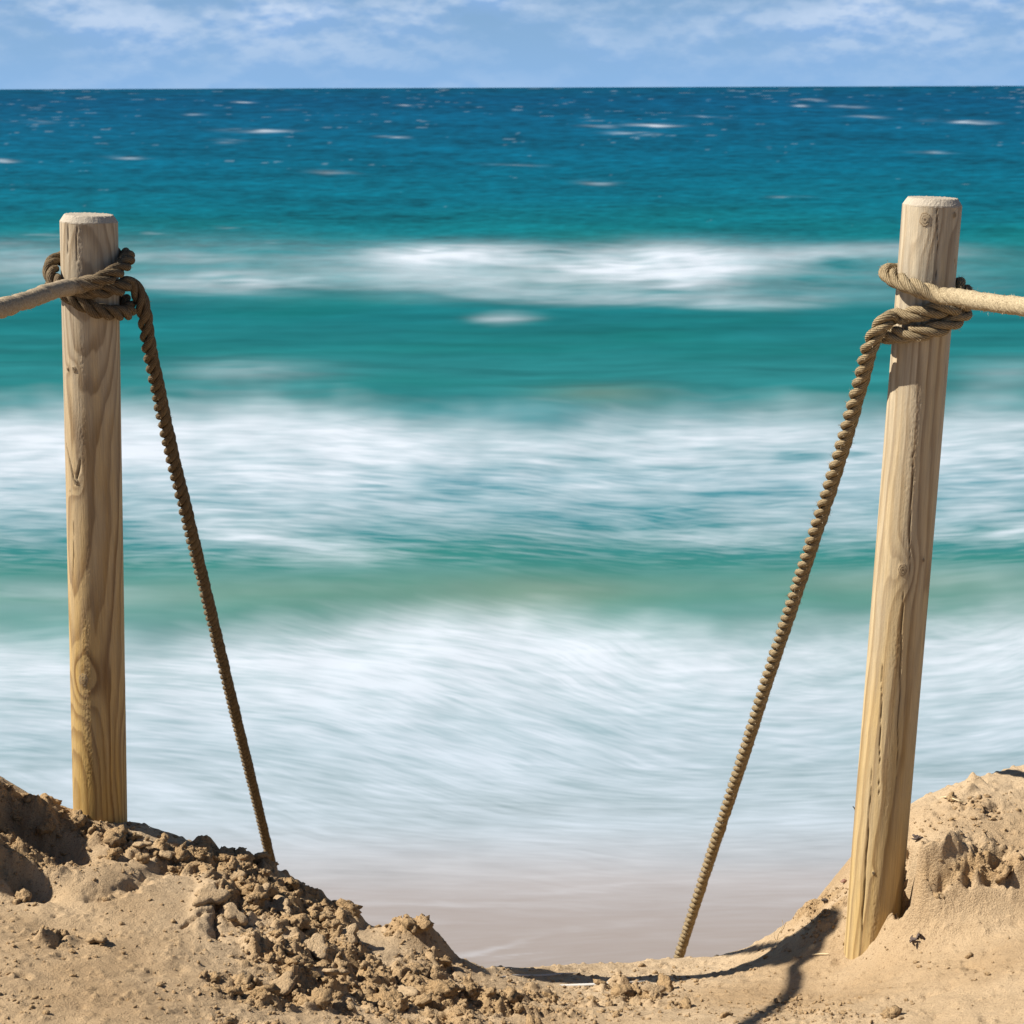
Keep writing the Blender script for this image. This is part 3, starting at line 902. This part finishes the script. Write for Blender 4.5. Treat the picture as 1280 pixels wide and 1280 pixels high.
def build_post(post, name, label, knots, cracks, pith, ringw, tone_top, tone_bot, bury, tex_seed):
    root = thing(name, post.at(0, 0, post.vis), label, 'wooden post', 'posts at the head of the path')
    R = post.R
    nt = 200
    H = post.vis + bury
    cham = 0.014
    hs = np.concatenate([np.linspace(cham, post.vis + 0.06, 480), np.linspace(post.vis + 0.09, H, 8)])
    th = np.linspace(-math.pi, math.pi, nt, endpoint=False)
    TH, HH = np.meshgrid(th, hs)
    cx, sx = np.cos(TH), np.sin(TH)
    # growth rings cut by the round surface
    nx = lambda k: fbm(cx * k + 5 + sx * 0.3, HH * 2.2 + sx * k, tex_seed, 3)
    pz, pa = pith(HH)
    rho = R - pz * np.cos(TH - pa) + 0.0045 * nx(0.9) + 0.0012 * fbm(TH * 3, HH * 9, tex_seed + 4, 2)
    kd = np.zeros_like(rho); kring = np.zeros_like(rho)
    for (kt, kh, kr, amp) in knots:
        dt = (np.angle(np.exp(1j * (TH - kt)))) * R; dh = HH - kh
        d2 = (dt / kr) ** 2 + (dh / (kr * 1.9)) ** 2
        rho += amp * np.exp(-d2 * 0.35)
        kd = np.maximum(kd, np.exp(-((dt / (kr * .55)) ** 2 + (dh / (kr * .75)) ** 2) ** 2))
    fr = (rho / ringw) % 1.0
    late = sm(0.30, 0.88, fr) * (1 - sm(0.90, 1.0, fr))
    late *= 0.65 + 0.5 * fbm(np.floor(rho / ringw) * 3.3, HH * 0.4, tex_seed + 9, 1)
    fibre = fbm(TH * 22, HH * 3.0, tex_seed + 6, 3, 0.6)
    hn = HH / post.vis
    wthr = np.clip(hn * 1.15 - 0.05 + 0.35 * fbm(TH * 1.3, HH * 2.5, tex_seed + 12, 3), 0, 1)[..., None]
    early = lerp(np.array(tone_top[0]), np.array(tone_bot[0]), wthr)
    dark = lerp(np.array(tone_top[1]), np.array(tone_bot[1]), wthr)
    col = lerp(early, dark, np.clip(late, 0, 1)[..., None])
    col = col * (1 + 0.20 * fibre)[..., None]
    grey = np.clip(0.5 + 1.6 * fbm(TH * 4, HH * 5, tex_seed + 15, 4), 0, 1) * (1 - 0.6 * hn)
    col = lerp(col, np.array((0.24, 0.215, 0.18)), np.clip(0.42 * grey, 0, .5)[..., None])
    col = lerp(col, np.array((0.20, 0.14, 0.08)), (0.5 * kd)[..., None])
    rad = np.full_like(rho, R) * (1 + 0.012 * fbm(TH * 0.8, HH * 1.5, tex_seed + 20, 2))
    rad += 0.00025 * late - 0.0003 * fibre
    rad += 0.0016 * kd
    # torn grain where the peeling knife left it rough
    torn = np.exp(-((TH - (-0.15)) / 0.22) ** 2) * sm(0.05, 0.3, fbm(TH * 2, HH * 6, tex_seed + 30, 2) + 0.12)
    rad += 0.0011 * torn * perlin(TH * 24, HH * 160, tex_seed + 31)
    # drying cracks
    ck = np.zeros_like(rho)
    for (t0, h0, t1, h1, wd) in cracks:
        s = np.clip((HH - h0) / (h1 - h0), 0, 1)
        tc = lerp(t0, t1, s) + 0.05 * perlin(HH * 14, HH * 0 + t0 * 7, 3)
        ww = np.maximum(0.0010, 0.8 * wd) * (0.85 + 0.35 * perlin(HH * 23, HH * 0 + t1 * 5, 4)) * np.sin(math.pi * np.clip(s, 0.04, 0.96)) ** 0.6
        inside = ((HH > h0) & (HH < h1))
        ck = np.maximum(ck, np.exp(-((TH - tc) * R / ww) ** 2) * inside)
    rad -= 0.0040 * ck
    col = lerp(col, np.array((0.07, 0.04, 0.02)), (0.80 * ck ** 1.5)[..., None])
    # lower end bound under ground
    Vv = post.at(TH, rad, HH) - np.array(root.location)
    me = raw_mesh('shaft', Vv, grid_faces(len(hs), nt, True)[:, ::-1])
    set_col(me, col)
    obj('shaft', me, M_WOOD, root)
    # cut top: rough bevel and sawn face with rings
    rs = np.concatenate([[R * 1.004], np.linspace(R * 0.995, R * 0.86, 7), np.linspace(R * 0.83, 0.001, 26)])
    hh = np.concatenate([[cham + 0.002], np.linspace(cham, 0.002, 7), np.full(26, 0.0)])
    T2, R2 = np.meshgrid(th, rs); _, H2 = np.meshgrid(th, hh)
    nz = fbm(np.cos(T2) * R2 * 260, np.sin(T2) * R2 * 260 + H2 * 300, tex_seed + 40, 3)
    R3 = R2 * (1 + 0.012 * nz)
    H3 = H2 + 0.0022 * nz * (R2 > 0.8 * R) * (H2 < cham) + 0.0006 * nz
    ring = ((np.hypot(R2 * np.cos(T2) - 0.008, R2 * np.sin(T2) - 0.005)) / 0.0042) % 1.0
    ec = lerp(np.array((0.45, 0.39, 0.30)), np.array((0.28, 0.22, 0.15)), (sm(.4, .9, ring) * (R2 < .85 * R) * .7)[..., None])
    ec = ec * (1 + 0.30 * nz)[..., None]
    ec = lerp(ec, np.array((0.32, 0.29, 0.25)), 0.35)
    me = raw_mesh('cut_top', post.at(T2, R3, H3) - np.array(root.location), grid_faces(len(rs), nt, True))
    set_col(me, ec)
    obj('cut_top', me, M_END, root)
    # knots: slightly proud branch stubs
    for q, (kt, kh, kr, amp) in enumerate(knots):
        if kr < 0.004:
            continue
        nr, na = 9, 28
        rr = np.linspace(0.02, 1, nr); aa = np.linspace(0, 2 * math.pi, na, endpoint=False)
        AA, RR = np.meshgrid(aa, rr)
        wob = 1 + 0.16 * perlin(np.cos(AA) * 1.6 + q, np.sin(AA) * 1.6, tex_seed + 50)
        dt = np.cos(AA) * RR * kr * 0.60 * wob / R; dh = np.sin(AA) * RR * kr * 0.82 * wob
        lift = 0.0013 * np.sqrt(np.clip(1.05 - RR ** 2, 0, 1)) - 0.0012 + 0.0007 * np.sin(RR * 16) + 0.0008 * perlin(AA * 3, RR * 6, 3)
        base_r = R * 1.0 + 0.0014
        vv = post.at(kt + dt, base_r + lift, kh + dh) - np.array(root.location)
        me = raw_mesh('knot', vv, grid_faces(nr, na, True)[:, ::-1])
        rg = sm(.3, .9, (RR * 3.2) % 1.0)[..., None]
        kc = lerp(np.array((0.35, 0.28, 0.18)), np.array((0.22, 0.15, 0.09)), rg * 0.8)
        kc = lerp(kc, np.array((0.16, 0.11, 0.07)), (1 - sm(0.05, .26, RR))[..., None])
        set_col(me, kc)
        obj('knot', me, M_END, root)
    return root


PL = Post((111, 268), (126, 1045), 3.75, 3.75, 0.0600, 1)
PR = Post((1166, 247), (1088, 1195), 3.60, 3.60, 0.0590, 2)


def pith_l(h):
    return 0.020 + 0.010 * np.sin(h * 5.2 + 0.6) + 0.006 * np.sin(h * 11.0), -0.35 + 0.5 * np.sin(h * 3.1 + 1.0)


def pith_r(h):
    return 0.024 + 0.004 * np.sin(h * 4.0), 0.9 + 0.22 * np.sin(h * 2.6)


kl = [(*PL.pix(112, 840), 0.019, 0.014), (*PL.pix(101, 457), 0.008, 0.006), (*PL.pix(92, 458), 0.005, 0.004), (*PL.pix(103, 596), 0.0085, 0.012), (*PL.pix(94, 608), 0.0035, 0.003),
      (*PL.pix(98, 665), 0.02, -0.012), (*PL.pix(100, 900), 0.022, -0.011)]
kl_knots = [k for k in kl]
a = PL.pix(89, 552); b2 = PL.pix(101, 599); c = PL.pix(108, 568)
cl_ = [(a[0], a[1], b2[0], b2[1], 0.0038), (c[0], c[1], b2[0] + .04, b2[1], 0.0042)]
for (x0, y0, x1, y1, wd) in ((104, 275, 105, 330, 0.0011), (92, 276, 93, 318, 0.0009), (99, 640, 99, 730, 0.0008)):
    p0, p1 = PL.pix(x0, y0), PL.pix(x1, y1)
    cl_.append((p0[0], p0[1], p1[0], p1[1], wd))
# grain swells at the last two places without a branch stub
kl = [(t_, h_, r_, a_) for (t_, h_, r_, a_) in kl]


def stubless(ks, n):
    return ks


LEFT_POST = build_post(PL, 'wooden_post', 'pine post standing upright in the crumbled sand on the left, brown rope knotted round it', kl[:5], cl_, pith_l, 0.0066,
                       ((0.444, 0.366, 0.255), (0.192, 0.130, 0.070)), ((0.466, 0.303, 0.100), (0.185, 0.092, 0.022)), 0.45, 210)
kr_ = [(*PR.pix(1149, 272), 0.018, 0.012), (*PR.pix(1121, 703), 0.016, 0.014), (*PR.pix(1147, 692), 0.0045, 0.003), (*PR.pix(1185, 266), 0.007, 0.006), (*PR.pix(1086, 1078), 0.005, 0.003)]
cr_ = []
for (x0, y0, x1, y1, wd) in ((1134, 560, 1128, 720, 0.0011), (1122, 730, 1113, 960, 0.0022), (1098, 820, 1092, 985, 0.0012), (1086, 950, 1070, 1190, 0.0026), (1163, 250, 1162, 350, 0.0010), (1186, 320, 1194, 352, 0.0020)):
    p0, p1 = PR.pix(x0, y0), PR.pix(x1, y1)
    cr_.append((p0[0], p0[1], p1[0], p1[1], wd))
RIGHT_POST = build_post(PR, 'wooden_post', 'tall leaning pine post with long drying cracks against the smooth sand bank on the right', kr_, cr_, pith_r, 0.0075,
                        ((0.488, 0.411, 0.292), (0.200, 0.130, 0.067)), ((0.474, 0.340, 0.152), (0.185, 0.104, 0.035)), 0.40, 420)


# ------------------------------------------------------------------ ropes
def catmull(pts, step=0.005):
    pts = np.array(pts, float)
    p = np.concatenate([[2 * pts[0] - pts[1]], pts, [2 * pts[-1] - pts[-2]]])
    out = []
    for i in range(1, len(p) - 2):
        p0, p1, p2, p3 = p[i - 1], p[i], p[i + 1], p[i + 2]
        # centripetal
        t0 = 0; t1 = t0 + np.linalg.norm(p1 - p0) ** .5; t2 = t1 + np.linalg.norm(p2 - p1) ** .5; t3 = t2 + np.linalg.norm(p3 - p2) ** .5
        n = max(2, int(np.linalg.norm(p2 - p1) / step * 1.1))
        t = np.linspace(t1, t2, n, endpoint=False)[:, None]
        A1 = (t1 - t) / (t1 - t0) * p0 + (t - t0) / (t1 - t0) * p1
        A2 = (t2 - t) / (t2 - t1) * p1 + (t - t1) / (t2 - t1) * p2
        A3 = (t3 - t) / (t3 - t2) * p2 + (t - t2) / (t3 - t2) * p3
        B1 = (t2 - t) / (t2 - t0) * A1 + (t - t0) / (t2 - t0) * A2
        B2 = (t3 - t) / (t3 - t1) * A2 + (t - t1) / (t3 - t1) * A3
        out.append((t2 - t) / (t2 - t1) * B1 + (t - t1) / (t2 - t1) * B2)
    out.append(pts[-1:])
    c = np.concatenate(out)
    d = np.concatenate([[0], np.cumsum(np.linalg.norm(np.diff(c, axis=0), axis=1))])
    n = int(d[-1] / step)
    s = np.linspace(0, d[-1], n)
    return np.stack([np.interp(s, d, c[:, k]) for k in range(3)], -1), s


def frames(c):
    t = np.gradient(c, axis=0); t /= np.linalg.norm(t, axis=1)[:, None]
    n = np.zeros_like(c)
    v = np.cross(t[0], [0, 0, 1.0]); n[0] = v / np.linalg.norm(v)
    for i in range(1, len(c)):
        v = n[i - 1] - t[i] * (n[i - 1] @ t[i])
        n[i] = v / np.linalg.norm(v)
    return t, n, np.cross(t, n)


def build_rope(name, label, pts, D, mat, flat, seed, pitch=2.9, fuzz=2600, hairmat=None, fuzz_len=0.006):
    """three strands laid round a centre line; flat(s) = how smooth and lit-pale the lay is along the rope (0 deep, 1 smooth)"""
    c, s = catmull(pts)
    t, n, b = frames(c)
    root = thing(name, c[len(c) // 2], label, 'rope', 'ropes tied to the posts')
    org = c[len(c) // 2]
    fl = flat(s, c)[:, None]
    ph = 2 * math.pi * s / (pitch * D)
    ph = ph + 0.45 * np.interp(s, np.linspace(0, s[-1], 60), RNG.randn(60))
    ns = 12
    env = []
    for k in range(3):
        a = ph + k * 2 * math.pi / 3
        ro = lerp(0.268, 0.085, fl) * D; rs = lerp(0.240, 0.415, fl) * D
        e1 = np.cos(a)[:, None] * n + np.sin(a)[:, None] * b
        e2 = -np.sin(a)[:, None] * n + np.cos(a)[:, None] * b
        cc = c + e1 * ro
        lump = 1 + 0.075 * np.interp(s, np.linspace(0, s[-1], int(s[-1] * 40)), RNG.randn(int(s[-1] * 40)))[:, None]
        al = np.linspace(0, 2 * math.pi, ns + 1)
        ring = (np.cos(al)[None, :, None] * e1[:, None, :] * 0.94 + np.sin(al)[None, :, None] * e2[:, None, :] * 1.08) * (rs * lump)[:, :, None]
        v = cc[:, None, :] + ring - org
        me = raw_mesh('strand', v, grid_faces(len(c), ns + 1))
        set_f(me, np.repeat(al[None, :], len(c), 0), 'su')
        set_f(me, np.repeat(s[:, None], ns + 1, 1), 'sv')
        set_f(me, np.repeat(fl, ns + 1, 1), 'lit_smooth')
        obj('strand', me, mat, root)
        env.append((cc, e1, e2, rs))
    # loose fibres standing off the strands
    V, F = [], []
    for q in range(fuzz):
        k = RNG.randint(3); i = RNG.randint(2, len(c) - 2)
        cc, e1, e2, rs = env[k]
        al = RNG.uniform(-1.5, 1.5)
        nn = math.cos(al) * e1[i] + math.sin(al) * e2[i]
        p = cc[i] + nn * float(rs[i]) * 0.98
        L = fuzz_len * (0.4 + RNG.rand() * 1.1)
        dirv = nn * 0.8 + t[i] * RNG.uniform(-1, 1) + RNG.randn(3) * 0.35
        dirv /= np.linalg.norm(dirv)
        side = np.cross(dirv, [0.3, 1, 0.2]); side *= 0.00035 / np.linalg.norm(side)
        mid = p + dirv * L * 0.55; tip = mid + (dirv * 0.6 + RNG.randn(3) * 0.5) * L * 0.5
        m = len(V)
        V += [p - side, p + side, mid + side * .7, mid - side * .7, tip]
        F += [(m, m + 1, m + 2), (m, m + 2, m + 3), (m + 3, m + 2, m + 4)]
    me = raw_mesh('loose_fibre', np.array(V) - org, np.array(F), False)
    o = obj('loose_fibre', me, hairmat or mat, root)
    o['kind'] = 'stuff'
    return root, c


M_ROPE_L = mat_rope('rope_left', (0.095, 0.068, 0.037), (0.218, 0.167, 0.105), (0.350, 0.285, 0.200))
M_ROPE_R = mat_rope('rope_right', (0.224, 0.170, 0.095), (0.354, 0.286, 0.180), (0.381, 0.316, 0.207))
M_HAIR = mat_plain('rope_fibre', (0.326, 0.258, 0.163), (0.408, 0.340, 0.231))
ROPE_D = 0.0355
rr = ROPE_D / 2


def cyl(post, deg, py, rad):
    return post.at(math.radians(deg), post.R + rad, post.h_of(py))


def lit_smooth(s, c, q, ln, amt):
    """the taut run up to the first turn is smooth, its sunlit look painted in as paler colour"""
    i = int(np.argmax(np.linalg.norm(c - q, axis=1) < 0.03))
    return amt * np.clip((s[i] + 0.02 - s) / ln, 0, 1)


def left_rope():
    p = PL
    pts = [np.array([-2.6, -0.6, 13.2]), np.array([-2.25, 0.3, 13.75]), np.array([-1.75, 1.6, 14.28]), P(-120, 414, 2.80), P(-55, 400, 3.0), P(0, 385.5, 3.18), P(40, 373, 3.36), P(75, 361, 3.54),
           cyl(p, 0, 350, rr * 3.1), cyl(p, 30, 340, rr * 2.6), cyl(p, 62, 330, rr * 1.4), cyl(p, 90, 322, rr * 1.1), cyl(p, 125, 320, rr), cyl(p, 180, 324, rr), cyl(p, 235, 326, rr), cyl(p, 265, 332, rr * 1.1),
           cyl(p, 292, 342, rr * 1.15), cyl(p, 322, 357, rr * 1.1), cyl(p, 355, 372, rr * 1.05), cyl(p, 385, 382, rr), cyl(p, 420, 387, rr), cyl(p, 450, 388, rr * 1.1), cyl(p, 485, 379, rr), cyl(p, 540, 368, rr),
           cyl(p, 595, 360, rr), cyl(p, 630, 357, rr), cyl(p, 660, 358, rr), cyl(p, 690, 358, rr), cyl(p, 720, 358, rr * 1.2), cyl(p, 750, 357, rr * 1.35), cyl(p, 778, 355, rr * 1.5),
           P(160, 354, 3.75), P(172, 364, 3.77), P(178.5, 384, 3.78), P(184, 420, 3.82), P(194, 470, 3.90), P(213, 560, 4.07), P(235, 650, 4.25), P(257, 740, 4.55), P(286, 860, 4.98), P(313, 970, 5.45), P(339, 1078, 6.0), P(356, 1150, 6.4), P(385, 1270, 7.2)]
    fl = lambda s, c: lit_smooth(s, c, cyl(p, 30, 340, rr * 2.6), 0.11, 0.97)
    return build_rope('rope', 'brown twisted rope tied round the left post, hanging down to the beach side', pts, ROPE_D, M_ROPE_L, fl, 1, fuzz=6000, hairmat=M_HAIR, fuzz_len=0.004)


def right_rope():
    p = PR
    pts = [np.array([2.6, -0.6, 13.2]), np.array([2.3, 0.3, 13.75]), np.array([1.9, 1.6, 14.3]), P(1420, 395, 2.92), P(1340, 390, 3.06), P(1280, 383.5, 3.18), P(1235, 378, 3.30), P(1195, 371, 3.42),
           cyl(p, 0, 361, rr * 3.0), cyl(p, -30, 353, rr * 2.0), cyl(p, -62, 347, rr * 1.3), cyl(p, -90, 343, rr * 1.15), cyl(p, -125, 343, rr), cyl(p, -180, 348, rr), cyl(p, -235, 354, rr), cyl(p, -265, 361, rr * 1.1),
           cyl(p, -285, 376, rr * 1.35), cyl(p, -300, 387, rr * 1.4), cyl(p, -325, 397, rr * 1.1), cyl(p, -355, 406, rr), cyl(p, -385, 412, rr), cyl(p, -420, 417, rr * 1.05), cyl(p, -450, 420, rr * 1.15), cyl(p, -485, 416, rr), cyl(p, -540, 400, rr),
           cyl(p, -595, 384, rr), cyl(p, -630, 372, rr * 1.2), cyl(p, -655, 374, rr * 1.5), cyl(p, -685, 378, rr * 1.3), cyl(p, -715, 382, rr * 1.1), cyl(p, -745, 388, rr * 1.1), cyl(p, -775, 394, rr * 1.3),
           P(1108, 400, 3.54), P(1097, 413, 3.55), P(1088, 432, 3.57), P(1078, 470, 3.63), P(1057, 545, 3.74), P(1034, 620, 3.88), P(1003, 716, 4.08), P(963, 838, 4.38), P(926, 955, 4.72), P(888, 1072, 5.1), P(847, 1200, 5.6), P(820, 1285, 6.0), P(790, 1385, 6.5)]
    fl = lambda s, c: lit_smooth(s, c, cyl(p, -62, 347, rr * 1.3), 0.24, 0.97)
    return build_rope('rope', 'pale straw coloured twisted rope tied round the right post, hanging down to the beach side', pts, ROPE_D * 1.02, M_ROPE_R, fl, 2, fuzz=9000, hairmat=M_HAIR, fuzz_len=0.006)


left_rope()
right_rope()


# ------------------------------------------------------------------ small things on the sand
def tube(pts, rad, ns=6, step=0.004):
    c, s = catmull(pts, step)
    t, n, b = frames(c)
    al = np.linspace(0, 2 * math.pi, ns, endpoint=False)
    r = np.interp(s / s[-1], np.linspace(0, 1, len(rad)), rad)
    v = c[:, None, :] + (np.cos(al)[None, :, None] * n[:, None, :] + np.sin(al)[None, :, None] * b[:, None, :]) * r[:, None, None]
    return v.reshape(-1, 3), grid_faces(len(c), ns, True)


def tube_obj(name, pts, rad, mat, ns=6, parent=None):
    v, f = tube(pts, rad, ns)
    return obj(name, raw_mesh(name, v, f), mat, parent)


M_CORD = mat_plain('white_cord', (0.36, 0.35, 0.33), (0.48, 0.47, 0.45), 200)
M_STRAW = mat_plain('dry_straw', (0.50, 0.38, 0.20), (0.66, 0.55, 0.36), 120)
M_TWIG = mat_plain('dark_twig', (0.035, 0.028, 0.024), (0.09, 0.065, 0.05), 90)
M_WEED_SHADE = mat_plain('dried_weed_and_shade', (0.05, 0.035, 0.03), (0.12, 0.085, 0.07), 150)
M_PEB = mat_plain('red_pebble', (0.13, 0.06, 0.04), (0.26, 0.13, 0.08), 80, 0.6)


def on_sand(px, py, up=0.0):
    p = ground_at(px, py)
    return np.array([p[0], p[1], float(ground(np.array([p[0]]), np.array([p[1]]))[0]) + up])


tag(tube_obj('cord', [on_sand(x, y, 0.001) for x, y in ((626, 1222), (650, 1221), (676, 1220.5), (702, 1219), (722, 1217))], (.0015, .003, .003, .003, .001), M_CORD),
    'short white cord lying half buried at the edge of the path, the farther of two', 'cord', 'white cords in the sand')
tag(tube_obj('cord', [on_sand(x, y, 0.001) for x, y in ((700, 1233), (728, 1232), (758, 1231), (790, 1229), (806, 1227))], (.002, .0035, .0035, .003, .001), M_CORD),
    'short white cord half buried beside a heap of clods, the nearer of two', 'cord', 'white cords in the sand')


def pebble(px, py, r, label, mat, cat, name, seed, sq=(1, .8, .6)):
    v, f = ico(3)
    p = clod_shape(v, seed, 0.14) * np.array(sq) * r
    o = obj(name, raw_mesh(name, p, f), mat)
    o.location = on_sand(px, py, r * 0.35)
    return tag(o, label, cat)


pebble(1056, 1104, 0.011, 'small reddish brown pebble on the mound just left of the right post', M_PEB, 'pebble', 'pebble', 61)
pebble(1030, 1132, 0.009, 'dark grey stone stuck in the edge of the mound left of the right post', M_TWIG, 'stone', 'stone', 63)


def weed_and_shade(px, py, label, seed, size=0.02):
    r = np.random.RandomState(seed)
    c = on_sand(px, py, 0.004)
    V, F = [], []
    base = 0
    for k in range(7):
        a = r.rand() * 6.28
        d = np.array([math.cos(a), math.sin(a), 0.15])
        q = [c + r.randn(3) * size * .25, c + d * size * .5 + r.randn(3) * size * .25, c + d * size * (.7 + .5 * r.rand())]
        q[2][2] = c[2] - 0.001
        v, f = tube(q, (.0020, .0034, .0012), 6, 0.003)
        V.append(v); F.append(f + base); base += len(v)
    return tag(obj('seaweed_and_shade', raw_mesh('seaweed_and_shade', np.concatenate(V), np.concatenate(F)), M_WEED_SHADE), label, 'seaweed')


weed_and_shade(1147, 1178, 'dark scrap of dried seaweed on the smooth sand slope right of the right post', 5, 0.020)
weed_and_shade(1146, 1050, 'dark wisp of weed tucked between the sand bank and the right post', 8, 0.012)  # dark strands put where the post's shadow begins, shade built as a thing
# twig poking out behind the right post
p0 = P(1075, 1020, 3.68)
tw = thing('twig', P(1072, 1024, 3.66), 'little dark forked twig sticking out from the left side of the right post', 'twig')
org = np.array(tw.location)
for q in (((1076, 1021, 3.63), (1071, 1018, 3.62), (1068, 1010, 3.61), (1066, 1008, 3.61)), ((1071, 1018, 3.62), (1071, 1012, 3.62), (1069.5, 1008, 3.62))):
    v, f = tube([P(*k) - org for k in q], (.003, .0022, .001), 6, 0.003)
    obj('stem', raw_mesh('stem', v, f), M_TWIG, tw)
# dry grass stalk on the mound
g0 = on_sand(971, 1176, -0.004)
gs = thing('dry_grass', g0, 'thin dry grass stalk standing on the low mound between the path and the right post', 'grass')
for q, rd in ((((0, 0, 0), (.004, 0, .02), (.012, .0, .040), (.010, 0, .052)), .0009), (((.004, 0, .02), (.012, 0, .028), (.018, 0, .045)), .0007), (((0, 0, 0), (-.006, 0, .012), (-.005, 0, .028)), .0007)):
    v, f = tube([np.array(k) * 1.1 for k in q], (rd, rd, rd * .6), 5, 0.003)
    obj('stalk', raw_mesh('stalk', v, f), M_STRAW, gs)
tag(tube_obj('straw', [on_sand(1176, 999, .004), on_sand(1186, 1000, .006), on_sand(1198, 1003, .004), on_sand(1207, 1006, .005)], (.0014, .0018, .0012), M_STRAW), 'bent dry straw lying on the upper slope right of the right post', 'straw')
tag(tube_obj('straw', [on_sand(1015, 1196, .004), on_sand(1026, 1195, .005), on_sand(1036, 1195, .004)], (.0010, .0014, .0010), M_STRAW), 'pale straw lying in the shaded sand left of the right post foot', 'straw')
